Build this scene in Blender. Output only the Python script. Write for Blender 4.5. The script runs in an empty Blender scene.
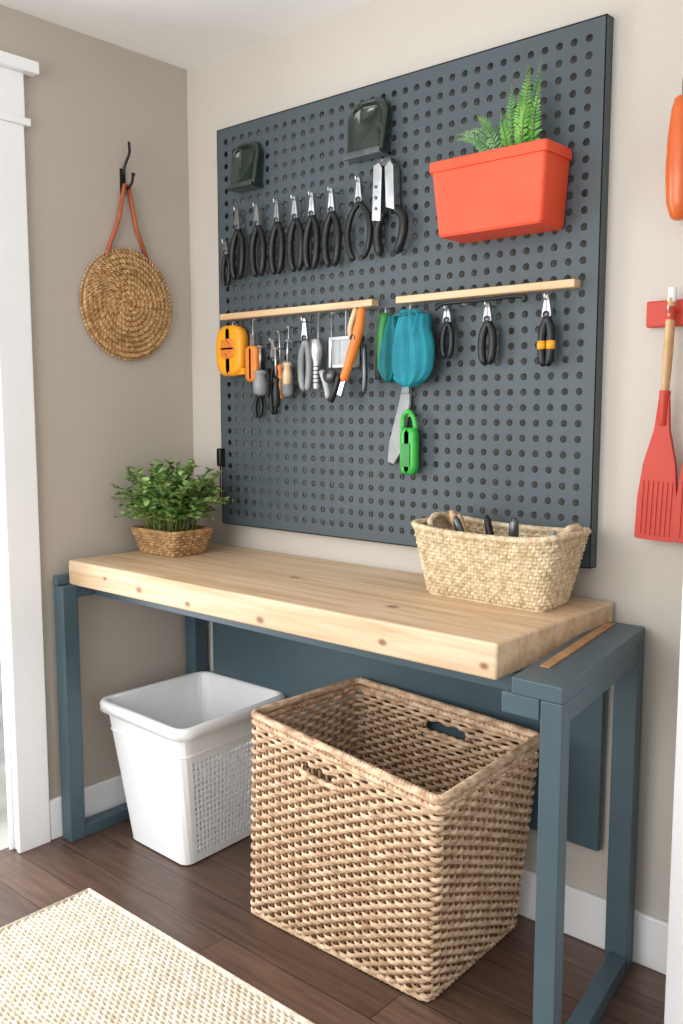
import bpy, math, random
from mathutils import Vector, Matrix
random.seed(7)
D=bpy.data; SC=bpy.context.scene
SC.view_settings.view_transform='Standard'
SC.view_settings.look='None'

# ------------------------------------------------------------------ materials
def lin(h):
    h=h.lstrip('#'); o=[]
    for i in (0,2,4):
        c=int(h[i:i+2],16)/255.
        o.append(c/12.92 if c<=.04045 else ((c+.055)/1.055)**2.4)
    return tuple(o)+(1.,)
def mat(name,c1,c2=None,rough=.6,metal=0.,scale=8.,stretch=(1,1,1),bump=0.,bscale=None,detail=4.,spec=.5,trans=0.,coat=0.,ior=1.45,sss=0.):
    m=D.materials.new(name); m.use_nodes=True
    nt=m.node_tree; N=nt.nodes; L=nt.links; b=N['Principled BSDF']
    b.inputs['Roughness'].default_value=rough; b.inputs['Metallic'].default_value=metal
    b.inputs['Specular IOR Level'].default_value=spec
    b.inputs['Transmission Weight'].default_value=trans
    b.inputs['Coat Weight'].default_value=coat
    b.inputs['Coat Roughness'].default_value=.15
    if sss:
        b.inputs['Subsurface Weight'].default_value=sss
        b.inputs['Subsurface Radius'].default_value=(.02,.02,.02)
    b.inputs['IOR'].default_value=ior
    tc=N.new('ShaderNodeTexCoord'); mp=N.new('ShaderNodeMapping'); mp.inputs['Scale'].default_value=stretch
    L.new(tc.outputs['Object'],mp.inputs['Vector'])
    nz=N.new('ShaderNodeTexNoise'); nz.inputs['Scale'].default_value=scale; nz.inputs['Detail'].default_value=detail
    L.new(mp.outputs['Vector'],nz.inputs['Vector'])
    r=N.new('ShaderNodeValToRGB'); r.color_ramp.elements[0].position=.35; r.color_ramp.elements[1].position=.65
    r.color_ramp.elements[0].color=lin(c1); r.color_ramp.elements[1].color=lin(c2 or c1)
    L.new(nz.outputs['Fac'],r.inputs['Fac']); L.new(r.outputs['Color'],b.inputs['Base Color'])
    if bump:
        n2=N.new('ShaderNodeTexNoise'); n2.inputs['Scale'].default_value=bscale or scale*4; n2.inputs['Detail'].default_value=5
        L.new(mp.outputs['Vector'],n2.inputs['Vector'])
        bp=N.new('ShaderNodeBump'); bp.inputs['Strength'].default_value=bump; bp.inputs['Distance'].default_value=.004
        L.new(n2.outputs['Fac'],bp.inputs['Height']); L.new(bp.outputs['Normal'],b.inputs['Normal'])
    return m

def floor_mat():
    m=D.materials.new('dark_plank_floor'); m.use_nodes=True
    nt=m.node_tree;N=nt.nodes;L=nt.links;b=N['Principled BSDF']
    tc=N.new('ShaderNodeTexCoord')
    br=N.new('ShaderNodeTexBrick'); br.offset=.37; br.inputs['Scale'].default_value=1.
    br.inputs['Brick Width'].default_value=1.35; br.inputs['Row Height'].default_value=.125
    br.inputs['Mortar Size'].default_value=.0018; br.inputs['Mortar Smooth'].default_value=.2
    br.inputs['Color1'].default_value=lin('#6d5548'); br.inputs['Color2'].default_value=lin('#59443a'); br.inputs['Mortar'].default_value=lin('#2a1e1a')
    L.new(tc.outputs['Object'],br.inputs['Vector'])
    mp=N.new('ShaderNodeMapping'); mp.inputs['Scale'].default_value=(1.2,16,1)
    L.new(tc.outputs['Object'],mp.inputs['Vector'])
    nz=N.new('ShaderNodeTexNoise'); nz.inputs['Scale'].default_value=4; nz.inputs['Detail'].default_value=8; nz.inputs['Distortion'].default_value=.6
    L.new(mp.outputs['Vector'],nz.inputs['Vector'])
    rp=N.new('ShaderNodeValToRGB'); rp.color_ramp.elements[0].position=.3; rp.color_ramp.elements[0].color=(.6,.57,.55,1); rp.color_ramp.elements[1].position=.7; rp.color_ramp.elements[1].color=(1.15,1.13,1.12,1)
    L.new(nz.outputs['Fac'],rp.inputs['Fac'])
    mx=N.new('ShaderNodeMix'); mx.data_type='RGBA'; mx.blend_type='MULTIPLY'; mx.inputs[0].default_value=1
    L.new(br.outputs['Color'],mx.inputs[6]); L.new(rp.outputs['Color'],mx.inputs[7]); L.new(mx.outputs[2],b.inputs['Base Color'])
    b.inputs['Roughness'].default_value=.34
    bp=N.new('ShaderNodeBump'); bp.inputs['Strength'].default_value=.25; bp.inputs['Distance'].default_value=.003
    L.new(nz.outputs['Fac'],bp.inputs['Height']); L.new(bp.outputs['Normal'],b.inputs['Normal'])
    return m

def pine_mat(name,ca,cb,knots=()):
    m=D.materials.new(name); m.use_nodes=True
    nt=m.node_tree;N=nt.nodes;L=nt.links;b=N['Principled BSDF']; b.inputs['Roughness'].default_value=.5
    tc=N.new('ShaderNodeTexCoord'); mp=N.new('ShaderNodeMapping'); mp.inputs['Scale'].default_value=(.7,9,9)
    L.new(tc.outputs['Object'],mp.inputs['Vector'])
    nz=N.new('ShaderNodeTexNoise'); nz.inputs['Scale'].default_value=3.2; nz.inputs['Detail'].default_value=7; nz.inputs['Distortion'].default_value=.9
    L.new(mp.outputs['Vector'],nz.inputs['Vector'])
    rp=N.new('ShaderNodeValToRGB'); e=rp.color_ramp.elements
    e[0].position=.3; e[0].color=lin(cb); e[1].position=.62; e[1].color=lin(ca)
    L.new(nz.outputs['Fac'],rp.inputs['Fac'])
    wv=N.new('ShaderNodeTexNoise'); wv.inputs['Scale'].default_value=1.1; wv.inputs['Detail'].default_value=2
    L.new(tc.outputs['Object'],wv.inputs['Vector'])
    mx=N.new('ShaderNodeMix'); mx.data_type='RGBA'; mx.blend_type='MULTIPLY'; mx.inputs[0].default_value=.4
    r2=N.new('ShaderNodeValToRGB'); r2.color_ramp.elements[0].position=.35; r2.color_ramp.elements[0].color=(.78,.72,.64,1); r2.color_ramp.elements[1].position=.65; r2.color_ramp.elements[1].color=(1,1,1,1)
    L.new(wv.outputs['Fac'],r2.inputs['Fac'])
    L.new(rp.outputs['Color'],mx.inputs[6]); L.new(r2.outputs['Color'],mx.inputs[7])
    out=mx.outputs[2]
    for (kx,ky,kz,kr) in knots:
        sb=N.new('ShaderNodeVectorMath'); sb.operation='SUBTRACT'; sb.inputs[1].default_value=(kx,ky,kz)
        L.new(tc.outputs['Object'],sb.inputs[0])
        sc=N.new('ShaderNodeVectorMath'); sc.operation='MULTIPLY'; sc.inputs[1].default_value=(.7,1,1.1); L.new(sb.outputs[0],sc.inputs[0])
        ln=N.new('ShaderNodeVectorMath'); ln.operation='LENGTH'; L.new(sc.outputs[0],ln.inputs[0])
        mr=N.new('ShaderNodeMapRange'); mr.inputs[1].default_value=kr*.35; mr.inputs[2].default_value=kr; mr.inputs[3].default_value=.85; mr.inputs[4].default_value=0
        L.new(ln.outputs['Value'],mr.inputs[0])
        k=N.new('ShaderNodeMix'); k.data_type='RGBA'; L.new(mr.outputs[0],k.inputs[0]); L.new(out,k.inputs[6]); k.inputs[7].default_value=lin('#7a4a28')
        out=k.outputs[2]
    L.new(out,b.inputs['Base Color'])
    bp=N.new('ShaderNodeBump'); bp.inputs['Strength'].default_value=.15; bp.inputs['Distance'].default_value=.003
    L.new(nz.outputs['Fac'],bp.inputs['Height']); L.new(bp.outputs['Normal'],b.inputs['Normal'])
    return m

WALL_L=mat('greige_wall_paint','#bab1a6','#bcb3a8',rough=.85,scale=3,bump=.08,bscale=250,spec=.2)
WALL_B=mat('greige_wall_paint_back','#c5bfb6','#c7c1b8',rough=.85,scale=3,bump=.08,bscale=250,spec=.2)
CEIL=mat('ceiling_paint','#f4f5f5','#f6f7f7',rough=.9,scale=3,spec=.2)
TRIM=mat('white_trim_paint','#f2f3f4','#f5f6f7',rough=.4,scale=3)
PEG=mat('slate_pegboard_paint','#475157','#4a555b',rough=.5,scale=5)
BLUE=mat('blue_steel_paint','#44575f','#485c66',rough=.42,scale=6)
BLACK=mat('black_rubber','#131518','#191b1e',rough=.36,scale=20)
STEEL=mat('brushed_steel','#b9bcc0','#d2d4d6',rough=.28,metal=1.,scale=30)
DSTEEL=mat('dark_steel','#5d6165','#707479',rough=.35,metal=.9,scale=30)
WHITEP=mat('white_plastic','#eef1f4','#f4f6f8',rough=.35,scale=5,sss=.15)
ORANGEP=mat('orange_plastic','#e4502e','#e75836',rough=.5,scale=6)
GLASSD=mat('dark_bottle_glass','#0d1d17','#162c23',rough=.09,scale=10,coat=.7)
YEL=mat('amber_plastic','#f0a01c','#f2a826',rough=.4,scale=10)
ORG=mat('orange_rubber','#dd7a30','#e68a3a',rough=.45,scale=10)
GREYP=mat('grey_plastic','#85898c','#a0a3a5',rough=.45,scale=15)
TEAL=mat('teal_fabric','#177a8b','#2391a3',rough=.75,scale=14,bump=.4,bscale=300)
TEALD=mat('dark_teal_fabric','#0e5c62','#17707a',rough=.8,scale=14,bump=.4,bscale=300)
GREEN=mat('green_plastic','#2fa23c','#43bd48',rough=.3,scale=14)
DGREEN=mat('dark_green_plastic','#2d7a3a','#3a8f4a',rough=.4,scale=14)
CLEARISH=mat('frosted_plastic','#b9bcc0','#d8dadc',rough=.3,scale=14,trans=.3)
SOIL=mat('potting_soil','#2a1d15','#3c2a1e',rough=.95,scale=60,bump=.8)
LEAF=mat('green_leaf','#5d883c','#a8c67c',rough=.55,scale=22,detail=1)
FERN=mat('fern_leaf','#4c9638','#85c25a',rough=.5,scale=18,detail=1)
FERN2=mat('pale_fern_leaf','#5d8f60','#8fb886',rough=.5,scale=18,detail=1)
STEM=mat('plant_stem','#5d6b34','#7b8446',rough=.6,scale=20)
WICK=mat('wicker_reed','#b08d6e','#ebcfb0',rough=.6,scale=30,bump=.3,bscale=240,stretch=(1,1,2.5))
WICKD=mat('wicker_stake','#765740','#9c7858',rough=.65,scale=26)
SEAG=mat('seagrass_straw','#bfa780','#e8d7b8',rough=.7,scale=60,bump=.4,bscale=300)
BROWNW=mat('brown_rattan','#94704a','#c29c6c',rough=.65,scale=50,bump=.3,bscale=300)
RAFF=mat('raffia_braid','#a47a4c','#dab480',rough=.7,scale=55,bump=.4,bscale=300)
LEATH=mat('tan_leather','#a5502f','#b86040',rough=.6,scale=20)
IRON=mat('black_iron','#1c1a19','#262422',rough=.4,metal=.4,scale=20)
REDSIL=mat('red_silicone','#bd3a2c','#c54333',rough=.5,scale=8)
CARROT=mat('orange_handle','#cd5f28','#d86b30',rough=.35,scale=8,coat=.3)
BEECH=pine_mat('beech_wood','#d8b488','#c49c6c')
PINE=pine_mat('pine_bench_wood','#dec4a5','#c4a27c',knots=[(.42,-.56,.872,.013),(.64,-.56,.862,.012),(.93,-.56,.862,.014),(1.33,-.56,.872,.012),(1.60,-.56,.868,.011),(.25,-.56,.885,.009),(.8,-.3,.92,.016),(1.25,-.42,.92,.018)])
RAIL=pine_mat('rail_wood','#e6c8a2','#d3ad82')
INLAY=pine_mat('inlay_wood','#b98f68','#9c734c')
RUGM=mat('cream_rug_yarn','#d2c4ae','#f3eadb',rough=.9,scale=60,bump=.5,bscale=400,detail=2)
RUGB=mat('rug_backing','#a8967a','#bba98c',rough=.95,scale=30)
FLOOR=floor_mat()
PAVE=mat('outside_paving','#a9a9a6','#c9c9c5',rough=.9,scale=4)

# ------------------------------------------------------------------ mesh builder
class M:
    def __init__(s,name): s.n=name; s.v=[]; s.f=[]; s.mi=[]; s.sm=[]; s.mats=[]
    def m(s,mt):
        if mt not in s.mats: s.mats.append(mt)
        return s.mats.index(mt)
    def add(s,vs,fs,mt,smooth=False):
        o=len(s.v); k=s.m(mt); s.v.extend([tuple(p) for p in vs])
        for f in fs: s.f.append(tuple(i+o for i in f)); s.mi.append(k); s.sm.append(smooth)
    def box(s,x0,x1,y0,y1,z0,z1,mt,sh=None):
        vs=[(x,y,z) for z in (z0,z1) for y in (y0,y1) for x in (x0,x1)]
        if sh: vs=[(x+sh(y),y,z) for x,y,z in vs]
        s.add(vs,[(0,2,3,1),(4,5,7,6),(0,1,5,4),(2,6,7,3),(0,4,6,2),(1,3,7,5)],mt)
    def tube(s,pts,rad,mt,n=8,closed=False,flat=1.,caps=True,upv=None):
        pts=[Vector(p) for p in pts]; k=len(pts)
        if not isinstance(rad,(list,tuple)): rad=[rad]*k
        vs=[];fs=[]; prev=None
        for i,p in enumerate(pts):
            a=pts[(i-1)%k] if (closed or i>0) else p
            b=pts[(i+1)%k] if (closed or i<k-1) else p
            t=(b-a).normalized()
            if prev is None:
                u=Vector(upv) if upv else (Vector((0,0,1)) if abs(t.z)<.9 else Vector((0,1,0)))
            else: u=prev
            u=(u-t*u.dot(t))
            if u.length<1e-6: u=t.orthogonal()
            u.normalize(); prev=u; w=t.cross(u)
            for j in range(n):
                an=2*math.pi*j/n
                vs.append(p+u*math.cos(an)*rad[i]+w*math.sin(an)*rad[i]*flat)
        kk=k if closed else k-1
        for i in range(kk):
            for j in range(n):
                a=i*n+j;b=i*n+(j+1)%n;c=((i+1)%k)*n+(j+1)%n;d=((i+1)%k)*n+j
                fs.append((a,b,c,d))
        if not closed and caps:
            fs.append(tuple(range(n-1,-1,-1))); fs.append(tuple((k-1)*n+j for j in range(n)))
        s.add(vs,fs,mt,True)
    def prism(s,pts,y0,y1,mt,ax='y',smooth=False):
        n=len(pts)
        if ax=='y': vs=[(p[0],y0,p[1]) for p in pts]+[(p[0],y1,p[1]) for p in pts]
        else: vs=[(p[0],p[1],y0) for p in pts]+[(p[0],p[1],y1) for p in pts]
        fs=[tuple(range(n-1,-1,-1)),tuple(range(n,2*n))]+[(i,(i+1)%n,n+(i+1)%n,n+i) for i in range(n)]
        s.add(vs,fs,mt,smooth)
    def loft(s,rings,mt,cap0=True,cap1=True,smooth=True):
        n=len(rings[0]); vs=[p for r in rings for p in r]; fs=[]
        for i in range(len(rings)-1):
            for j in range(n):
                fs.append((i*n+j,i*n+(j+1)%n,(i+1)*n+(j+1)%n,(i+1)*n+j))
        if cap0: fs.append(tuple(range(n-1,-1,-1)))
        if cap1: fs.append(tuple((len(rings)-1)*n+j for j in range(n)))
        s.add(vs,fs,mt,smooth)
    def obj(s,parent=None,bevel=0,seg=2,recalc=True):
        me=D.meshes.new(s.n); me.from_pydata(s.v,[],s.f)
        for mt in s.mats: me.materials.append(mt)
        me.polygons.foreach_set('material_index',s.mi); me.polygons.foreach_set('use_smooth',s.sm)
        me.update()
        if recalc:
            import bmesh
            bm=bmesh.new(); bm.from_mesh(me); bmesh.ops.recalc_face_normals(bm,faces=bm.faces[:]); bm.to_mesh(me); bm.free()
        o=D.objects.new(s.n,me); SC.collection.objects.link(o)
        if bevel:
            b=o.modifiers.new('bevel','BEVEL'); b.width=bevel; b.segments=seg; b.limit_method='ANGLE'; b.angle_limit=math.radians(50)
        if parent: o.parent=parent
        return o
def empty(name):
    e=D.objects.new(name,None); SC.collection.objects.link(e); return e
def lerp(a,b,t): return a+(b-a)*t
def spline(pts,n=24):
    P=[Vector(p) for p in pts]; out=[]
    P=[P[0]*2-P[1]]+P+[P[-1]*2-P[-2]]
    segs=len(P)-3
    for i in range(n+1):
        t=i/n*segs; k=min(int(t),segs-1); t-=k
        a,b,c,d=P[k:k+4]
        out.append(.5*((2*b)+(c-a)*t+(2*a-5*b+4*c-d)*t*t+(3*b-a-3*c+d)*t**3))
    return out
def rounded(cs,r,seg=6):
    out=[];n=len(cs); cs=[Vector(c) for c in cs]
    for i in range(n):
        c=cs[i]; p=(cs[i-1]-c).normalized(); q=(cs[(i+1)%n]-c).normalized()
        a=c+p*r;b=c+q*r
        for k in range(seg+1):
            t=k/seg; out.append(a*(1-t)**2*1+c*2*t*(1-t)+b*t*t)
    return out
def resample(pts,n):
    L=[0]; m=len(pts)
    for i in range(m): L.append(L[-1]+(pts[(i+1)%m]-pts[i]).length)
    out=[];k=0
    for i in range(n):
        t=L[-1]*i/n
        while L[k+1]<t: k+=1
        f=(t-L[k])/max(1e-9,L[k+1]-L[k]); out.append(pts[k].lerp(pts[(k+1)%m],f))
    return out
def ringnorm(pts):
    n=len(pts);o=[]
    for i in range(n):
        t=(pts[(i+1)%n]-pts[i-1]).normalized(); o.append(Vector((t.y,-t.x)))
    return o   # outward for CCW

def woven(mb,bot,top,z0,z1,r,stakes,rows,amp,th,hh,mt,mt2,skip=None,zf=None,per=3,jit=.0,sq=1.0):
    N=stakes*per
    rings=[]
    for j in range(rows+1):
        v=(j)/rows
        cs=[Vector(b).lerp(Vector(t),v) for b,t in zip(bot,top)]
        rr=resample(rounded(cs,r),N); rings.append(rr)
    hz=(z1-z0)/rows
    for j in range(rows):
        v=(j+.5)/rows
        pts=[a.lerp(b,.5) for a,b in zip(rings[j],rings[j+1])]; nr=ringnorm(pts)
        vs=[];fs=[]
        for i in range(N):
            d=amp*max(-1,min(1,sq*math.cos(math.pi*i/per+math.pi*j)))
            z=z0+(j+.5)*hz
            if zf: z=zf(pts[i],z,v)
            z+=random.uniform(-jit,jit)
            h2=hh*random.uniform(.9,1.06)
            for k in range(6):
                an=math.pi/3*k
                q=pts[i]+nr[i]*(d+math.cos(an)*th)
                vs.append((q.x,q.y,z+math.sin(an)*h2))
        for i in range(N):
            i2=(i+1)%N
            if skip and skip(pts[i],j): continue
            for k in range(6):
                k2=(k+1)%6; fs.append((i*6+k,i2*6+k,i2*6+k2,i*6+k2))
        mb.add(vs,fs,mt,True)
    for i in range(0,N,per):
        pl=[]
        for j in range(0,rows+1,max(1,rows//6)):
            z=z0+j*hz
            if zf: z=zf(rings[j][i],z,j/rows)
            if skip and skip(rings[j][i],j) : continue
            pl.append((rings[j][i].x,rings[j][i].y,z))
        if len(pl)>1: mb.tube(pl,th*.9,mt2,n=5)
    return rings
def rope(mb,path,R,r,mt,turns,strands=3,n=6,samples=None,closed=True):
    k=len(path)
    for s in range(strands):
        pts=[]
        for i,p in enumerate(path):
            a=path[(i-1)%k] if (closed or i>0) else p; b=path[(i+1)%k] if (closed or i<k-1) else p
            t=(b-a).normalized(); u=Vector((0,0,1)); u=(u-t*u.dot(t))
            if u.length<1e-3: u=t.orthogonal()
            u.normalize(); w=t.cross(u)
            an=2*math.pi*(turns*i/k+s/strands)
            pts.append(p+u*math.cos(an)*R+w*math.sin(an)*R)
        mb.tube(pts,r,mt,n=n,closed=closed)

# ------------------------------------------------------------------ room
def simplebox(name,x0,x1,y0,y1,z0,z1,mt,bevel=0):
    b=M(name); b.box(x0,x1,y0,y1,z0,z1,mt); return b.obj(bevel=bevel)
CH=2.565
simplebox('floor',-.05,3.6,-3.6,.0,-.08,0,FLOOR)
simplebox('ceiling',-.05,3.6,-3.6,.0,CH,CH+.08,CEIL)
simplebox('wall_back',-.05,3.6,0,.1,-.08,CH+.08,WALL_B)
DY0,DY1,DZ=-.742,-1.62,2.235
wl=M('wall_left'); T=.05
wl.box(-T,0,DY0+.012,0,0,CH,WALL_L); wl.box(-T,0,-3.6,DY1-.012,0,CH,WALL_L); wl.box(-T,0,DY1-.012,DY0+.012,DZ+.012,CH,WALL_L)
wl.obj()
mb=M('trim_door')
mb.box(-T-.005,.0,DY0,DY0+.012,0,DZ,TRIM)
mb.box(-T-.005,.0,DY1-.012,DY1,0,DZ,TRIM)
mb.box(-T-.005,.0,DY1-.012,DY0+.012,DZ,DZ+.012,TRIM)
mb.box(-.035,-.022,DY0-.014,DY0,0,DZ,TRIM)
for (a,b) in ((DY0-.006,DY0+.104),(DY1-.104,DY1+.006)):
    mb.box(0.0005,.02,a,b,0,DZ,TRIM)
mb.box(.0005,.026,DY1-.13,DY0+.124,DZ,DZ+.022,TRIM)
mb.box(.0005,.021,DY1-.112,DY0+.108,DZ+.022,DZ+.15,TRIM)
mb.box(.0005,.045,DY1-.15,DY0+.146,DZ+.15,DZ+.185,TRIM)
mb.obj(bevel=.003)
simplebox('baseboard_left',.0005,.016,DY0+.106,-.017,0.0005,.135,TRIM,.004)
simplebox('baseboard_back',.0005,1.905,-.016,-.0005,0.0005,.135,TRIM,.004)
simplebox('wall_right',1.94,2.04,-.285,-.0005,0.0005,CH-.0005,WALL_B)
t=M('trim_right'); t.box(1.907,1.939,-.30,-.20,.0005,2.3,TRIM); t.box(1.907,2.055,-.303,-.2865,.0005,2.3,TRIM); t.obj(bevel=.003)
simplebox('exterior_paving',-6,-.052,-6,3,-.14,-.09,PAVE)

# ------------------------------------------------------------------ pegboard
pg=M('pegboard')
X0,X1,Z0,Z1=.192,1.574,1.0,2.318; YF=-.035
nx,nz=34,32; mg=.024
sx=(X1-X0-2*mg)/nx; sz=(Z1-Z0-2*mg)/nz
hr=.0094
gv=[(X0+mg+i*sx,YF,Z0+mg+j*sz) for j in range(nz+1) for i in range(nx+1)]; fs=[]
for j in range(nz):
    for i in range(nx):
        a=j*(nx+1)+i; c4=[a,a+1,a+nx+2,a+nx+1]
        cx_=X0+mg+(i+.5)*sx; cz_=Z0+mg+(j+.5)*sz
        o=len(gv)
        for k in range(12):
            an=math.radians(-135+30*k); gv.append((cx_+hr*math.cos(an),YF,cz_+hr*math.sin(an)))
        for k in range(12): gv.append((gv[o+k][0],YF+.005,gv[o+k][2]))
        for q in range(4):
            ids=[o+(3*q+m)%12 for m in range(4)]
            fs.append((c4[q],c4[(q+1)%4],ids[3],ids[2],ids[1],ids[0]))
        for k in range(12):
            k2=(k+1)%12; fs.append((o+k,o+k2,o+12+k2,o+12+k))
pg.add(gv,fs,PEG)
xa,xb,za,zb=X0+mg,X1-mg,Z0+mg,Z1-mg
pg.add([(X0,YF,Z0),(X1,YF,Z0),(X1,YF,Z1),(X0,YF,Z1),(xa,YF,za),(xb,YF,za),(xb,YF,zb),(xa,YF,zb)],[(0,1,5,4),(1,2,6,5),(2,3,7,6),(3,0,4,7)],PEG)
pg.box(X0,X0+.003,YF,-.0002,Z0,Z1,PEG); pg.box(X1-.003,X1,YF,-.0002,Z0,Z1,PEG)
pg.box(X0,X1,YF,-.0002,Z0,Z0+.003,PEG); pg.box(X0,X1,YF,-.0002,Z1-.003,Z1,PEG)
pg.obj(recalc=False)

# ------------------------------------------------------------------ bench
wb=empty('workbench')
b=M('wood_top'); b.box(.05,1.630,-.56,-.012,.842,.92,PINE); b.obj(wb,bevel=.006,seg=3)
b=M('steel_frame')
FY,BY=-.60,-.02
sh=lambda y: .147*(BY-y)      # the right end frame toes out slightly
XO=1.716
b.box(XO-.112,XO,FY,BY,.838,.872,BLUE,sh)
b.box(XO-.044,XO-.002,FY+.048,BY-.055,.790,.8378,BLUE,sh)
b.box(XO-.048,XO,FY+.0015,FY+.048,.0005,.8378,BLUE,sh); b.box(XO-.06,XO,BY-.055,BY-.001,.0005,.8378,BLUE,sh)
b.box(XO-.046,XO-.002,FY+.048,BY-.055,.0005,.045,BLUE,sh)
b.box(.025,.078,FY,FY+.055,.0005,.8415,BLUE)
b.box(.022,.045,FY,BY,.8418,.872,BLUE)
b.box(.028,.076,FY+.055,BY-.055,.80,.8415,BLUE)
b.box(.025,.08,BY-.055,BY,.0005,.8415,BLUE)
b.box(.027,.076,FY+.055,BY-.055,.0005,.04,BLUE)
b.box(.082,1.70,-.485,-.445,.800,.8415,BLUE)
b.box(.082,1.66,-.075,-.04,.80,.8415,BLUE)
b.box(1.665,1.750,FY+.003,FY+.045,.795,.8375,BLUE)
b.obj(wb,bevel=.003)
b=M('back_panel'); b.box(.13,1.62,-.036,-.018,.27,.80,BLUE); b.obj(wb,bevel=.003)
b=M('rail_inlay'); b.box(XO-.090,XO-.068,-.50,-.05,.8725,.876,INLAY,sh); b.obj(wb)

# ------------------------------------------------------------------ wicker hamper
hm=M('wicker_hamper')
top=[(.81,-.48),(1.525,-.605),(1.492,-.115),(.825,-.048)]
bot=[(.815,-.50),(1.42,-.495),(1.405,-.065),(.83,-.065)]
HR=40;HZ=.567
fc=Vector((1.105,-.53)); bc=Vector((1.18,-.08))
def hskip(p,j):
    return (HR-6<=j<=HR-5 and abs(p.x-fc.x)<.055 and p.y<-.4) or (HR-6<=j<=HR-4 and abs(p.x-bc.x)<.07 and p.y>-.2)
woven(hm,bot,top,.012,HZ-.012,.025,78,HR,.0058,.0042,.0068,WICK,WICKD,skip=hskip,jit=.0010,per=4,sq=1.3)
def ring3(cs,r,n,z): return [Vector((p.x,p.y,z)) for p in resample(rounded([Vector(c) for c in cs],r),n)]
rope(hm,ring3(top,.025,400,HZ),.005,.0072,WICK,70,3)
rope(hm,ring3(top,.025,400,HZ-.019),.004,.006,WICK,70,2)
rope(hm,ring3(bot,.025,300,.010),.003,.0065,WICK,60,2)
hm.prism([tuple(p) for p in rounded([Vector(c) for c in [(.825,-.49),(1.41,-.485),(1.39,-.075),(.84,-.075)]],.03)],.012,.02,WICKD,ax='z')
for (cx_,cy_,sl,off) in ((fc.x,-.531,(-.605+.48)/.715,-.010),(bc.x,-.085,-.067/.667,.004)):
    pp=[Vector((cx_+u*.075,cy_+sl*u*.075+off*(1-u*u),HZ-.088)) for u in [k/12-1 for k in range(25)]]
    rope(hm,pp,.004,.006,WICK,10,2,closed=False)
hm.obj(recalc=False)

# ------------------------------------------------------------------ white bin
bn=M('laundry_basket')
tb=[(.085,-.47),(.515,-.49),(.49,-.04),(.09,-.045)]; bb=[(.19,-.455),(.488,-.462),(.475,-.10),(.195,-.10)]
NB,NV=88,24; BZ0,BZ1=.008,.445
R=[]
for j in range(NV+1):
    v=j/NV
    cs=[Vector(a).lerp(Vector(c),v) for a,c in zip(bb,tb)]
    rr=resample(rounded(cs,.035),NB); z=lerp(BZ0,BZ1,v)
    R.append([(p.x,p.y,z) for p in rr])
vs=[p for r_ in R for p in r_]; fs=[]
nr=ringnorm([Vector(p[:2]) for p in R[NV//2]])
for j in range(NV):
    for i in range(NB):
        i2=(i+1)%NB
        a,b_,c,d=j*NB+i,j*NB+i2,(j+1)*NB+i2,(j+1)*NB+i
        hole=(1<=j<=17) and nr[i].x>.985 and nr[i2].x>.985
        if not hole: fs.append((a,b_,c,d))
        else:
            P=[Vector(vs[k]) for k in (a,b_,c,d)]; ctr=(P[0]+P[1]+P[2]+P[3])/4
            o=len(vs); cid=(a,b_,c,d)
            ex=(P[1]-P[0])*.5; ez=(P[3]-P[0])*.5; rr_=.76
            for k in range(8):
                an=math.radians(-112.5+45*k); vs.append(tuple(ctr+ex*math.cos(an)*rr_+ez*math.sin(an)*rr_))
            for k in range(4):
                fs.append((cid[k],cid[(k+1)%4],o+(2*k+1)%8,o+2*k))
                fs.append((cid[(k+1)%4],o+(2*k+2)%8,o+(2*k+1)%8))
bn.add(vs,fs,WHITEP,False)
bn.add(R[0],[tuple(range(NB))],WHITEP)
bo=bn.obj(recalc=True)
so=bo.modifiers.new('solid','SOLIDIFY'); so.thickness=.003; so.offset=-1
rim=M('rim')
rr=resample(rounded([Vector(c) for c in tb],.035),NB); nn=ringnorm(rr)
rim.loft([[ (p.x+n.x*o_,p.y+n.y*o_,z_) for p,n in zip(rr,nn)] for (o_,z_) in ((-.004,BZ1-.01),(-.004,BZ1+.004),(.004,BZ1+.008),(.018,BZ1+.006),(.022,BZ1-.001),(.022,BZ1-.026),(.019,BZ1-.026),(.017,BZ1-.006),(.001,BZ1-.008))],WHITEP,cap0=False,cap1=False)
rim.obj(bo)
gr=M('grip_band')
r2=resample(rounded([Vector(a).lerp(Vector(c),.80) for a,c in zip(bb,tb)],.035),NB)
gr.tube([(p.x+n.x*.001,p.y+n.y*.001,lerp(BZ0,BZ1,.80)) for p,n in zip(r2,nn)],.0035,WHITEP,n=6,closed=True)
gr.obj(bo)

# ------------------------------------------------------------------ rug
rg_=M('woven_rug')
RX0,RX1,RY0,RY1=.385,1.75,-1.75,-.738
rg_.box(RX0+.004,RX1-.004,RY0+.004,RY1-.004,.0008,.006,RUGB)
nrow=84; dy=(RY1-RY0)/nrow
for j in range(nrow):
    y=RY0+(j+.5)*dy
    n=int((RX1-RX0)/.0056); vs=[];fs=[]
    for i in range(n+1):
        x=RX0+i*(RX1-RX0)/n
        ph=math.pi*i/2+math.pi*(j%2)
        z=.0085+.0026*math.sin(ph)+random.uniform(-.0006,.0006)
        yy=y+.0022*math.cos(ph)+random.uniform(-.0006,.0006)
        w=dy*.52; h=.0036
        vs+= [(x,yy-w,z-h*1.0),(x,yy-w*.5,z+h*.6),(x,yy+w*.5,z+h*.6),(x,yy+w,z-h*1.0)]
    for i in range(n):
        for k in range(3): fs.append((i*4+k,(i+1)*4+k,(i+1)*4+k+1,i*4+k+1))
    rg_.add(vs,fs,RUGM,True)
rg_.tube([(RX0,RY0,.008),(RX0,RY1,.008)],.007,RUGM,n=6)
rg_.tube([(RX0,RY1,.008),(RX1,RY1,.008)],.007,RUGM,n=6)
rg_.obj(recalc=False)

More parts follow.
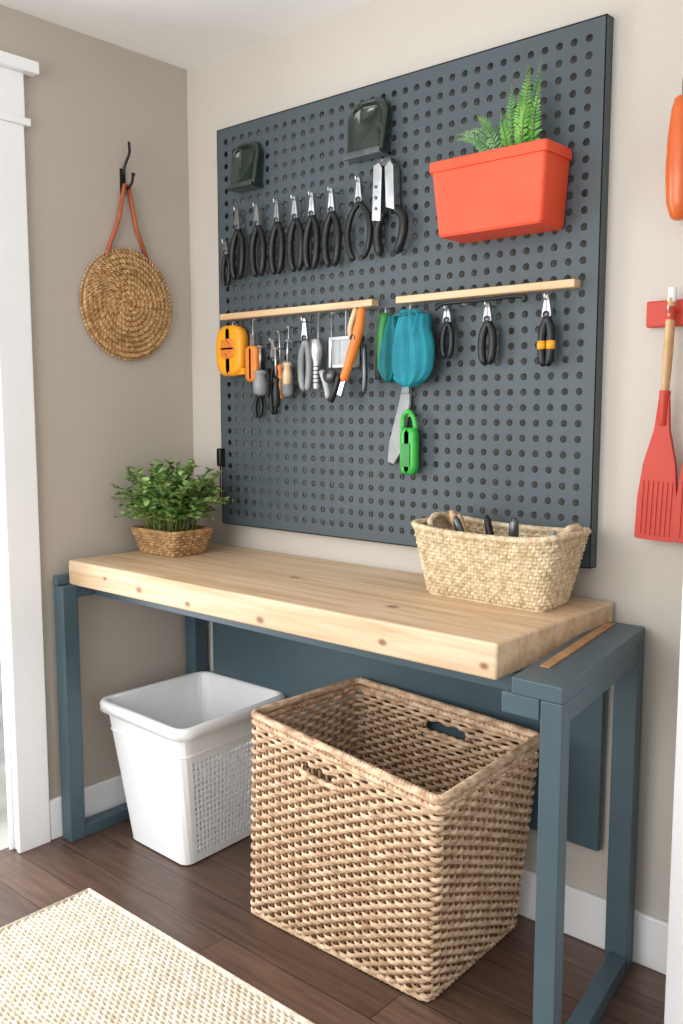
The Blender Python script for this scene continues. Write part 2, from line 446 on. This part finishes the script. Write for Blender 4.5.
# ------------------------------------------------------------------ leaf helpers
def leaf(mb,p,d,up,L,W,mt,fold=.25,droop=.2):
    d=d.normalized(); s=d.cross(up)
    if s.length<1e-3: s=d.orthogonal()
    s.normalize(); n=s.cross(d)
    c=[p,p+d*L*.35+n*fold*W*-.2,p+d*L*.7-n*droop*L*.15,p+d*L-n*droop*L*.5]
    vs=[c[0],c[1],c[2],c[3],c[1]+s*W*.5+n*fold*W,c[1]-s*W*.5+n*fold*W,c[2]+s*W*.4+n*fold*W*.7-n*droop*L*.1,c[2]-s*W*.4+n*fold*W*.7-n*droop*L*.1]
    mb.add(vs,[(0,1,4),(0,5,1),(1,2,6,4),(1,5,7,2),(2,3,6),(2,7,3)],mt,True)

pe=empty('potted_plant'); PC=Vector((.178,-.245,.921))
pb=M('basket')
cs0=[(PC.x-.09,PC.y-.07),(PC.x+.09,PC.y-.07),(PC.x+.09,PC.y+.07),(PC.x-.09,PC.y+.07)]
cs1=[(PC.x-.118,PC.y-.085),(PC.x+.118,PC.y-.085),(PC.x+.118,PC.y+.085),(PC.x-.118,PC.y+.085)]
woven(pb,cs0,cs1,.9225,.998,.025,44,8,.003,.003,.0050,BROWNW,BROWNW)
rope(pb,ring3(cs1,.03,200,1.001),.003,.0042,BROWNW,34,3)
pb.prism([tuple(p) for p in rounded([Vector(c) for c in cs0],.025)],.9206,.925,BROWNW,ax='z')
pb.prism([tuple(p) for p in rounded([Vector(c).lerp(Vector((PC.x,PC.y)),.08) for c in cs1],.025)],.978,.988,SOIL,ax='z')
pb.obj(pe,recalc=False)
pl=M('foliage')
for s in range(230):
    az=random.uniform(0,2*math.pi); tilt=random.uniform(.02,1.0)**.7
    L=random.uniform(.15,.255)*(1.0 if tilt<.75 else .82)
    base=PC+Vector((random.uniform(-.075,.075),random.uniform(-.055,.055),.06))
    dirh=Vector((math.cos(az),math.sin(az),0))
    tip=base+dirh*L*math.sin(tilt*1.3)*.82+Vector((0,0,L*math.cos(tilt*1.15)))
    mid=base.lerp(tip,.5)+Vector((0,0,.045))+dirh*-.01
    tip.x=max(tip.x,.03); tip.y=min(tip.y,-.05); mid.y=min(mid.y,-.045); mid.x=max(mid.x,.03)
    pth=spline([base,mid,tip],10)
    pl.tube(pth,[.0016]*11,STEM,n=4)
    for k in range(3,11):
        for q in range(2):
            if random.random()<.12: continue
            t=(pth[k]-pth[k-1]).normalized(); a2=random.uniform(0,2*math.pi)
            dd=Vector((math.cos(a2),math.sin(a2),random.uniform(-.2,.7)))+t*.5
            L2=random.uniform(.018,.032)
            pp=pth[k]+dd.normalized()*L2
            if pp.y>-.042 or pp.x<.008: dd=Vector((.3,-1,.2)) if pp.y>-.042 else Vector((1,-.2,.2))
            leaf(pl,pth[k],dd,Vector((0,0,1)),L2,L2*random.uniform(.65,.85),LEAF)
pl.obj(pe,recalc=False)

# orange wall planter with ferns
fe=empty('potted_fern')
fp=M('planter_box')
x0,x1=1.158,1.498; y0,y1=-.168,-.0353
def rr4(xa,xb,ya,yb,z,r=.012): return [ (p.x,p.y,z) for p in rounded([Vector((xa,ya)),Vector((xb,ya)),Vector((xb,yb)),Vector((xa,yb))],r,4)]
fp.loft([rr4(x0+.026,x1-.022,y0+.018,y1,1.838),rr4(x0+.022,x1-.018,y0+.014,y1,1.844),rr4(x0+.006,x1-.006,y0+.005,y1,1.998),
         rr4(x0,x1,y0,y1,1.999),rr4(x0,x1,y0,y1,2.022),rr4(x0+.003,x1-.003,y0+.003,y1-.002,2.025),rr4(x0+.010,x1-.010,y0+.010,y1-.004,2.024),rr4(x0+.014,x1-.014,y0+.014,y1-.006,1.99)],ORANGEP,cap1=False,smooth=False)
fp.prism([p[:2] for p in rr4(x0+.013,x1-.013,y0+.013,y1-.006,0)],1.985,2.0,SOIL,ax='z')
fp.obj(fe,bevel=.0)
fr=M('fronds')
def frond(base,tip,lift,n=22,wid=.035,mt=FERN):
    base=Vector(base);tip=Vector(tip); mid=base.lerp(tip,.55)+Vector(lift)
    pth=spline([base,mid,tip],n); fr.tube(pth,.0014,STEM,n=4)
    for k in range(3,n+1):
        t=(pth[k]-pth[k-1]).normalized(); s=t.cross(Vector((.3,-1,.35))).normalized()
        w=wid*math.sin(math.pi*min(1,(k/n)*.82+.18))**.7*(1.08-k/n*.75)
        for sg in (-1,1):
            d=s*sg+t*.75+Vector((0,random.uniform(-.3,.3),random.uniform(-.25,.25)))
            leaf(fr,pth[k],d,Vector((0,-1,.3)),w*random.uniform(.85,1.1),w*.36,mt,fold=.1,droop=.3)
for (bx,tx,tz,ty,lf) in [(1.385,1.405,2.225,-.10,.0),(1.40,1.428,2.20,-.13,.01),(1.375,1.385,2.18,-.14,.0),(1.41,1.430,2.245,-.08,.0),(1.37,1.36,2.12,-.15,.0),(1.395,1.415,2.22,-.11,.0),(1.42,1.45,2.17,-.12,.0),(1.40,1.41,2.15,-.15,.0),
    (1.36,1.27,2.135,-.12,.02),(1.35,1.225,2.11,-.09,.03),(1.34,1.215,2.075,-.14,.03),(1.35,1.30,2.11,-.16,.02),(1.355,1.33,2.13,-.07,.02),(1.33,1.20,2.10,-.11,.03),(1.39,1.44,2.12,-.155,.02),(1.35,1.26,2.06,-.155,.025),(1.31,1.25,2.09,-.1,.02)]:
    frond((bx,-.10,1.995),(tx,ty,tz),(0,-.01,lf),wid=.028 if tz>2.15 else .022,mt=FERN if bx>1.357 else FERN2)
fr.obj(fe,recalc=False)

# ------------------------------------------------------------------ storage basket on bench
sb=empty('storage_basket')
sg=M('woven_body')
bt=[(1.205,-.235),(1.565,-.25),(1.55,-.085),(1.22,-.075)]; tp=[(1.178,-.262),(1.600,-.28),(1.585,-.052),(1.193,-.045)]
bxc=1.39
def zf(p,z,v): return z+v*.014*(abs(p.x-bxc)/.21)**3
woven(sg,bt,tp,.926,1.086,.04,110,18,.0028,.0032,.0054,SEAG,SEAG,zf=zf,jit=.0006)
rp_=[Vector((p.x,p.y,zf(p,1.089,1))) for p in resample(rounded([Vector(c) for c in tp],.04),260)]
rope(sg,rp_,.004,.0055,SEAG,46,3)
sg.prism([tuple(p) for p in rounded([Vector(c) for c in bt],.04)],.9206,.928,SEAG,ax='z')
for (hx,s_) in ((1.196,-1),(1.592,1)):
    pth=[Vector((hx-s_*.012+s_*.010*math.sin(math.pi*k/20),-.16+.05*math.cos(math.pi*k/20),1.094+.024*math.sin(math.pi*k/20))) for k in range(21)]
    rope(sg,pth,.004,.0055,SEAG,6,3,closed=False)
sg.obj(sb,recalc=False)
it=M('stored_tools')
def handle(mb,a,b,r,mt,n=8):
    a=Vector(a);b=Vector(b); L=(b-a)
    mb.tube([a,a+L*.05,a+L*.3,a+L*.7,a+L*.93,b],[r*.6,r*.95,r*.8,r,r*.85,r*.4],mt,n=n)
handle(it,(1.34,-.15,.95),(1.25,-.18,1.135),.012,BEECH); handle(it,(1.33,-.17,.95),(1.285,-.21,1.125),.012,DSTEEL)
handle(it,(1.29,-.11,.95),(1.235,-.12,1.12),.011,BEECH); handle(it,(1.42,-.15,.95),(1.44,-.18,1.13),.014,DSTEEL)
handle(it,(1.36,-.12,.95),(1.31,-.10,1.12),.011,BLACK); handle(it,(1.46,-.14,.95),(1.52,-.12,1.10),.012,GREYP)
it.box(1.25,1.50,-.21,-.10,.932,1.04,GREYP)
it.obj(sb)

# ------------------------------------------------------------------ woven disc on left wall
we=empty('woven_trivet')
wd=M('raffia_disc'); CY,CZ=-.280,1.742
turns=10; R0=.170; pts=[];rad=[]
NN=turns*90
for i in range(NN+1):
    t=i/NN; r=R0*(t)+.001; an=2*math.pi*turns*t
    bump=.0016*math.sin(an*max(4,int(2+r*260)))
    pts.append((.0130+.006*(1-t*t)+bump,CY+r*math.cos(an),CZ+r*math.sin(an))); rad.append(.0104+bump*.6)
wd.tube(pts,rad,RAFF,n=8,upv=(1,0,0))
for ring in range(1,turns+1):
    r=R0*ring/turns; ns=max(8,int(2*math.pi*r/.0135)); f=(1-(ring/turns)**2)*.006
    for k in range(ns):
        a=2*math.pi*k/ns
        p=Vector((.0225+f,CY+r*math.cos(a),CZ+r*math.sin(a)))
        tn=Vector((0,-math.sin(a),math.cos(a)))*.006; ro=Vector((0,math.cos(a),math.sin(a)))*.006
        wd.tube([p-tn-ro,p+Vector((.002,0,0)),p+tn+ro],[.0016,.0036,.0016],RAFF,n=5)
ns=84
for k in range(ns):
    a=2*math.pi*k/ns; r=R0+.008
    p=Vector((.014,CY+r*math.cos(a),CZ+r*math.sin(a))); tn=Vector((0,-math.sin(a),math.cos(a)))*.006
    wd.tube([p-tn,p+Vector((0,math.cos(a),math.sin(a)))*.003,p+tn],[.002,.005,.002],RAFF,n=5)
wd.obj(we,recalc=False)
st=M('leather_strap')
st.tube([(.010,CY-.078,CZ+.15),(.016,CY-.03,CZ+.27),(.02,CY-.005,2.128),(.02,CY+.008,2.128),(.016,CY+.04,CZ+.25),(.010,CY+.095,CZ+.135)],.0065,LEATH,n=6,flat=1.3)
st.obj(we)
hk=M('wall_hook')
hk.prism([(CY-.010,2.10),(CY+.010,2.10),(CY+.010,2.18),(CY-.010,2.18)],.0002,.006,IRON)
for i in range(len(hk.v)): x,y,z=hk.v[i]; hk.v[i]=(y,x,z)
hk.tube(spline([(.006,CY,2.13),(.03,CY,2.115),(.05,CY+.002,2.13),(.052,CY+.006,2.155)],12),.0045,IRON,n=8)
hk.tube(spline([(.006,CY,2.16),(.018,CY,2.19),(.04,CY+.002,2.225),(.036,CY+.004,2.26)],12),.0045,IRON,n=8)
hk.tube([(.052,CY+.006,2.15),(.052,CY+.007,2.16)],[.006,.007],IRON); hk.obj(we,bevel=.001)

# ------------------------------------------------------------------ tools on pegboard
def pliers(x,zt,zb,w=.05,y=-.062,hm_=BLACK,rot=0.,r=.0105,name='pliers',acc=None):
    mb=M(name); H=zt-zb
    piv=zt-.27*H
    for sgn in (-1,1):
        jaw=[(x+sgn*.001,piv-.008),(x+sgn*.013,piv-.004),(x+sgn*.011,piv+.012),(x+sgn*.005,zt-.004),(x+sgn*.0006,zt)]
        if sgn<0: jaw=jaw[::-1]
        mb.prism(jaw,y-.006,y+.006,STEEL)
        hp=[(x+sgn*-.002,y,piv-.004),(x+sgn*w*.34,y,piv-.16*H),(x+sgn*w*.5,y-.002,piv-.36*H),(x+sgn*w*.42,y-.003,piv-.58*H),(x+sgn*w*.2,y-.002,zb+.004)]
        sp=spline(hp,16)
        mb.tube(sp,[r*.6]+[r*.9]*3+[r]*9+[r*.95,r*.9,r*.8,r*.45],hm_,n=8)
        if acc: mb.tube(sp[8:11],r*1.06,acc,n=8)
    mb.tube([(x,y-.009,piv),(x,y+.009,piv)],.009,DSTEEL,n=12)
    mb.tube(spline([(x,YF,zt-.01),(x,y-.012,zt-.012),(x,y-.018,zt+.002)],8),.0025,STEEL,n=6)
    o=mb.obj()
    if rot:
        P=Matrix.Translation((x,y,zt))@Matrix.Rotation(rot,4,'Y')@Matrix.Translation((-x,-y,-zt))
        o.data.transform(P)
    return o
for i,(x,w) in enumerate(((.322,.050),(.414,.052),(.504,.046),(.582,.050),(.654,.046),(.734,.052))):
    pliers(x,2.045,1.815,w=w,rot=(.03,-.02,.02,-.03,.025,0)[i],y=-.062-.002*(i%2),r=.0112)
sm=pliers(.262,1.95,1.80,w=.030,r=.008); sm.name='wire_cutters'
pc=pliers(.838,2.06,1.825,w=.085,r=.009); pc.name='slip_joint_pliers'
mt_=M('multi_tool')
mt_.prism([(.895,1.93),(.925,1.925),(.93,2.07),(.92,2.085),(.90,2.08)],-.075,-.045,STEEL)
mt_.prism([(.945,1.96),(.975,1.95),(.97,2.07),(.958,2.085),(.94,2.07)],-.075,-.045,STEEL)
mt_.prism([(.905,2.075),(.965,2.075),(.955,2.095),(.915,2.095)],-.07,-.05,DSTEEL)
for zz in (1.96,1.99,2.02): mt_.tube([(.91,-.078,zz),(.91,-.07,zz)],.005,DSTEEL)
mt_.tube(spline([(.925,-.06,1.95),(.905,-.062,1.90),(.915,-.062,1.83)],10),[.013]*10+[.006],BLACK)
mt_.tube(spline([(.962,-.06,1.96),(.998,-.062,1.93),(.998,-.064,1.88),(.975,-.062,1.83)],12),[.013]*12+[.005],BLACK)
mt_.tube([(.935,YF,2.09),(.935,-.08,2.088)],.0025,STEEL,n=6)
mt_.obj(bevel=.004)

def holder(xa,xb,za,zb):
    mb=M('glass_tool_holder')
    def out(i,dz=0):
        a,b,c,d=xa+i,xb-i,za+i,zb-i
        rt=min(.05,(b-a)*.34); rb=.010; tp_=.006
        o=[]
        for (cx_,cz_,r,a0) in ((b-rb-tp_,c+rb,rb,-90),(b-rt,d-rt,rt,0),(a+rt,d-rt,rt,90),(a+rb+tp_,c+rb,rb,180)):
            for k in range(7): an=math.radians(a0+15*k); o.append((cx_+r*math.cos(an),cz_+r*math.sin(an)))
        return o
    lean=lambda y,z:(y if y>-.04 else y-.018*(zb-z)/(zb-za))
    mb.loft([[(p[0],lean(y,p[1]),p[1]) for p in out(i)] for (i,y) in ((0.004,-.0355),(0,-.042),(0,-.056),(.004,-.062),(.010,-.063),(.013,-.058),(.02,-.050))],GLASSD)
    mb.prism([(xa+.004,za-.006),(xb-.004,za-.006),(xb-.008,za+.006),(xa+.008,za+.006)],-.088,-.0355,GLASSD)
    mb.prism([(xa+.006,za-.004),(xb-.006,za-.004),(xb-.006,za+.010),(xa+.006,za+.010)],-.092,-.088,DSTEEL)
    mb.obj(bevel=.0015)
holder(.295,.42,2.105,2.245); holder(.795,.940,2.115,2.27)

for (xa_,xb_,nm) in ((.232,.892,'tool_rail'),(.978,1.527,'tool_rail')):
    mb=M(nm); mb.box(xa_,xb_,-.070,-.0353,1.692,1.712,RAIL); mb.obj(bevel=.003)

def hookwire(mb,x,z,y=-.07,zr=1.69):
    mb.tube([(x,y,min(zr,1.686)),(x,y,z+.01),(x+.004,y-.004,z-.004),(x+.002,y,z-.01)],.0022,STEEL,n=6)
    mb.tube([(x,YF,1.684),(x,y,1.684)],.0024,STEEL,n=6)
def rblock(mb,x0,x1,z0,z1,y0,y1,mt,r=.015,i=.006):
    def o(q):
        return [(p.x,p.y) for p in rounded([Vector((x0+q,z0+q)),Vector((x1-q,z0+q)),Vector((x1-q,z1-q)),Vector((x0+q,z1-q))],r,5)]
    mb.loft([[(p[0],y,p[1]) for p in o(q)] for (q,y) in ((i,y1),(0,y1-i),(0,y0+i),(i,y0),(i*2,y0))],mt)
mb=M('tape_measure'); rblock(mb,.222,.350,1.505,1.672,-.085,-.040,YEL,r=.055,i=.009)
rblock(mb,.253,.322,1.562,1.628,-.089,-.08,ORG,r=.03,i=.003); mb.box(.318,.358,-.075,-.055,1.51,1.53,YEL)
hookwire(mb,.288,1.668,y=-.06); mb.obj()
mb=M('utility_knife'); rblock(mb,.366,.422,1.485,1.60,-.085,-.055,ORG,r=.020,i=.006); mb.box(.384,.404,-.075,-.065,1.60,1.64,STEEL); hookwire(mb,.394,1.64); mb.obj()
pliers(.400,1.475,1.365,w=.03,name='side_cutters',r=.007,y=-.052)
pliers(.466,1.62,1.375,w=.026,name='nippers',r=.007,y=-.046)
def screwdriver(x,z1,z0,hmt,r=.013,lean=0,nm='screwdriver',y=-.066):
    mb=M(nm); zm=lerp(z1,z0,.5)
    mb.tube([(x,y,z1),(x+lean*.5,y,zm)],.0035,STEEL,n=8)
    a=Vector((x+lean*.5,y,zm)); b_=Vector((x+lean,y,z0)); L=b_-a
    mb.tube([a,a+L*.04,a+L*.12,a+L*.2,a+L*.5,a+L*.9,b_],[r*.5,r*.9,r*.9,r*.65,r,r*.95,r*.5],hmt,n=10)
    mb.tube([(x,YF,z1-.005),(x,y-.01,z1-.005)],.003,STEEL,n=6)
    mb.obj()
screwdriver(.508,1.645,1.43,ORG,lean=.012,y=-.064); screwdriver(.560,1.655,1.435,GREYP,r=.021,lean=-.012,y=-.072); screwdriver(.448,1.60,1.44,GREYP,r=.024,lean=.0,y=-.090)
screwdriver(.590,1.61,1.47,RAIL,r=.013,lean=-.005,y=-.108)
screwdriver(.535,1.59,1.40,BLACK,r=.012,lean=.004,y=-.108,nm='nut_driver')
pliers(.625,1.675,1.45,w=.036,hm_=GREYP,name='combination_pliers',r=.011,y=-.066)
mb=M('flashlight'); mb.tube([(.682,-.075,1.455),(.682,-.075,1.46),(.682,-.075,1.54),(.682,-.075,1.56),(.682,-.075,1.605),(.682,-.075,1.61)],[.012,.014,.014,.021,.022,.016],STEEL,n=16)
for k in range(5): mb.tube([(.682,-.075,1.475+k*.012),(.682,-.075,1.479+k*.012)],.0152,DSTEEL,n=16)
hookwire(mb,.682,1.61); mb.obj()
mb=M('parts_case')
for (a,b_,c,d) in ((.732,.740,1.52,1.61),(.822,.830,1.52,1.61),(.732,.830,1.602,1.61),(.732,.830,1.52,1.528)): mb.box(a,b_,-.078,-.05,c,d,WHITEP)
mb.box(.736,.826,-.07,-.055,1.524,1.606,CLEARISH); hookwire(mb,.785,1.61,y=-.06); mb.obj(bevel=.002)
mb=M('spring_clamp')
mb.tube(spline([(.718,-.095,1.51),(.738,-.098,1.47),(.748,-.098,1.43)],8),.009,CLEARISH)
mb.tube(spline([(.792,-.096,1.50),(.775,-.098,1.45),(.757,-.098,1.42)],8),.010,BLACK); mb.tube([(.752,-.105,1.495),(.752,-.083,1.495)],.02,DSTEEL,n=12); mb.tube([(.752,-.088,1.50),(.752,-.088,1.68)],.0022,STEEL); mb.tube([(.752,YF,1.68),(.752,-.089,1.68)],.0024,STEEL,n=6); mb.obj()
mb=M('pruning_shears')
mb.tube(spline([(.885,-.105,1.685),(.880,-.115,1.62),(.858,-.12,1.55),(.826,-.12,1.475)],18),[.008]+[.0135]*4+[.016]*8+[.014]*5+[.006],ORG,n=10)
mb.tube(spline([(.862,-.105,1.685),(.847,-.112,1.63),(.852,-.115,1.60)],10),.008,RAIL,n=8)
mb.prism([(.806,1.44),(.821,1.435),(.846,1.50),(.836,1.51)],-.125,-.115,STEEL)
mb.tube(spline([(.884,-.095,1.58),(.892,-.1,1.50),(.887,-.098,1.44)],10),[.008]*10+[.004],DSTEEL)
mb.tube([(.872,-.09,1.60),(.872,-.132,1.60)],.010,DSTEEL,n=12); hookwire(mb,.877,1.675,y=-.10); mb.obj()
mb=M('garden_trowel'); mb.tube(spline([(.935,-.06,1.67),(.925,-.062,1.60),(.928,-.062,1.50)],12),[.010]+[.017]*10+[.018,.010],DGREEN,n=12); mb.tube([(.915,-.055,1.65),(.905,-.055,1.48)],.010,DSTEEL); hookwire(mb,.935,1.665,y=-.06); mb.obj()
mb=M('paint_scraper')
mb.prism([(.998,1.50),(1.022,1.50),(1.018,1.41),(.985,1.27),(.962,1.238),(.940,1.245),(.945,1.30),(.985,1.43)],-.054,-.044,GREYP)
mb.prism([(.998,1.50),(1.022,1.50),(1.019,1.44),(.992,1.44)],-.058,-.042,DSTEEL)
mb.tube([(1.01,YF,1.49),(1.01,-.064,1.49)],.003,STEEL,n=6)
mb.obj(bevel=.002)
mb=M('work_glove')
def lump(cx_,z0_,z1_,hwmax,yc,yd_,mt,ph,nb=15,k1=5):
    rings=[]
    for j in range(nb):
        v=j/(nb-1); z=lerp(z0_,z1_,v)
        hw=hwmax*(.35+.65*math.sin(min(1,v*1.45+.10)*math.pi*.5)**1.1)*(1 if v<.72 else math.sqrt(max(.02,1-((v-.72)/.3)**2)))
        yy=yd_*(.6+.55*math.sin(math.pi*min(1,v*.85+.1)))
        rings.append([(cx_+.010*math.sin(v*3+ph)+hw*math.cos(a),yc-max(-.03,yy*math.sin(a)*(1+.20*math.sin(k1*a+v*3+ph))),z+.004*math.sin(3*a+ph)*v) for a in [2*math.pi*k/48 for k in range(48)]])
    mb.loft(rings,mt)
lump(1.045,1.668,1.462,.072,-.088,.032,TEAL,.4,k1=11)
lump(.985,1.655,1.475,.034,-.094,.026,TEALD,1.4,k1=7)
lump(1.080,1.655,1.49,.034,-.086,.030,TEAL,2.2,k1=7)
mb.tube([(1.04+.045*math.cos(2*math.pi*k/24),-.088-.028*math.sin(2*math.pi*k/24),1.655) for k in range(24)],.005,TEALD,n=6,closed=True)
hookwire(mb,1.03,1.668); mb.obj()
mb=M('garden_clip')
rblock(mb,1.000,1.056,1.212,1.345,-.08,-.05,GREEN,r=.022,i=.007)
mb.tube(spline([(1.005,-.065,1.34),(1.006,-.065,1.375),(1.026,-.065,1.39),(1.043,-.065,1.37),(1.05,-.065,1.34)],14),.007,GREEN,n=8)
mb.box(1.013,1.041,-.083,-.078,1.235,1.30,DGREEN); mb.tube([(1.030,YF,1.38),(1.030,-.075,1.378)],.003,STEEL,n=6)
mb.obj()
pliers(1.152,1.675,1.53,w=.030,name='snips',r=.0085); pliers(1.280,1.675,1.51,w=.034,name='wire_strippers',r=.011)
pliers(1.452,1.68,1.50,w=.026,name='crimping_pliers',r=.011,acc=YEL)
mb=M('hex_key')
mb.tube(spline([(1.13,-.088,1.665),(1.16,-.088,1.678),(1.27,-.09,1.678),(1.395,-.092,1.679),(1.40,-.092,1.663)],20),.006,BLACK,n=8); mb.tube([(1.22,YF,1.672),(1.22,-.09,1.672)],.003,STEEL,n=6); mb.obj()
mb=M('cord_clip'); rblock(mb,.193,.212,1.20,1.262,-.06,-.0352,BLACK,r=.006,i=.003); mb.tube([(.203,-.05,1.20),(.203,-.052,1.09)],.003,BLACK,n=6); mb.obj()

# ------------------------------------------------------------------ right wall utensils
mb=M('utensil_rail'); mb.box(1.690,1.900,-.026,-.0003,1.588,1.648,REDSIL); mb.obj(bevel=.004)
def spatula(x,tilt,bw=.048,bz0=1.09,bz1=1.40,top=1.65,hmat=BEECH):
    mb=M('silicone_spatula'); y=-.052
    mb.tube([(x,y,bz1+.02),(x,y,bz1+.12),(x,y,top-.04),(x,y,top)],[.011,.015,.014,.010],hmat,n=12,flat=.7)
    mb.tube([(x,y,bz1-.04),(x,y,bz1+.04)],[.014,.0155],REDSIL,n=12,flat=.8)
    mb.tube([(x,y,top-.05),(x,y,top-.02)],[.0145,.0125],REDSIL,n=12,flat=.8)
    mb.tube([(x,y,top-.01),(x,y,top+.022)],[.010,.009],WHITEP,n=10)
    mb.tube([(x,-.0262,top-.03),(x,y-.015,top-.03),(x,y-.018,top-.02)],.003,STEEL,n=6)
    pts=[(x-bw,bz0+.004),(x-bw+.008,bz0),(x+bw-.008,bz0),(x+bw,bz0+.004),(x+bw*.98,bz0+.10),(x+bw*.80,bz0+.18),(x+.018,bz1-.05),(x+.012,bz1+.02),(x-.012,bz1+.02),(x-.018,bz1-.05),(x-bw*.80,bz0+.18),(x-bw*.98,bz0+.10)]
    mb.prism(pts,y-.006,y+.006,REDSIL)
    for k in range(7):
        xx=x-bw*.72+k*bw*.24; mb.box(xx-.0022,xx+.0022,y-.0085,y-.0055,bz0+.012,bz0+.14,REDSIL)
    o=mb.obj(bevel=.0025)
    P=Matrix.Translation((x,y,top))@Matrix.Rotation(tilt,4,'Y')@Matrix.Translation((-x,-y,-top)); o.data.transform(P)
spatula(1.762,.035); spatula(1.848,.02)
mb=M('peeler_handle')
mb.tube([(1.768,-.045,1.822),(1.768,-.045,1.828),(1.768,-.045,1.86),(1.768,-.045,1.93),(1.768,-.045,2.0),(1.768,-.045,2.06),(1.768,-.045,2.085),(1.768,-.045,2.09)],[.012,.02,.03,.034,.032,.026,.020,.012],CARROT,n=18)
mb.tube(spline([(1.768,-.045,2.09),(1.768,-.045,2.13),(1.785,-.05,2.16),(1.79,-.03,2.175),(1.785,-.0002,2.175)],14),.004,IRON,n=8); mb.obj()

# ------------------------------------------------------------------ lights / world / camera
w=D.worlds.new('sky'); SC.world=w; w.use_nodes=True
bg=w.node_tree.nodes['Background']; bg.inputs['Color'].default_value=(.99,.99,.985,1); bg.inputs['Strength'].default_value=1.15
def area(name,loc,rot,sx_,sy_,e,c=(1,1,1)):
    l=D.lights.new(name,'AREA'); l.shape='RECTANGLE'; l.size=sx_; l.size_y=sy_; l.energy=e; l.color=c
    o=D.objects.new(name,l); SC.collection.objects.link(o); o.location=loc; o.rotation_euler=rot; return o
area('door_daylight',(-.5,-1.25,1.3),(0,-math.pi/2,0),2.0,1.1,42,(.95,.98,1))
area('added_front_light',(1.0,-3.3,1.7),(math.radians(98),0,math.radians(-6)),2.2,1.8,60,(1,.995,.98))  # added lamp behind-left of camera for soft frontal light; a window is only assumed
cam=D.cameras.new('camera'); co=D.objects.new('camera',cam); SC.collection.objects.link(co)
co.location=(2.6,-2.146,1.4); co.rotation_euler=(math.radians(90)-math.atan(104/916.),0,math.radians(41.3))
cam.sensor_fit='VERTICAL'; cam.sensor_height=36; cam.lens=916/1024*36; cam.clip_start=.02
SC.camera=co
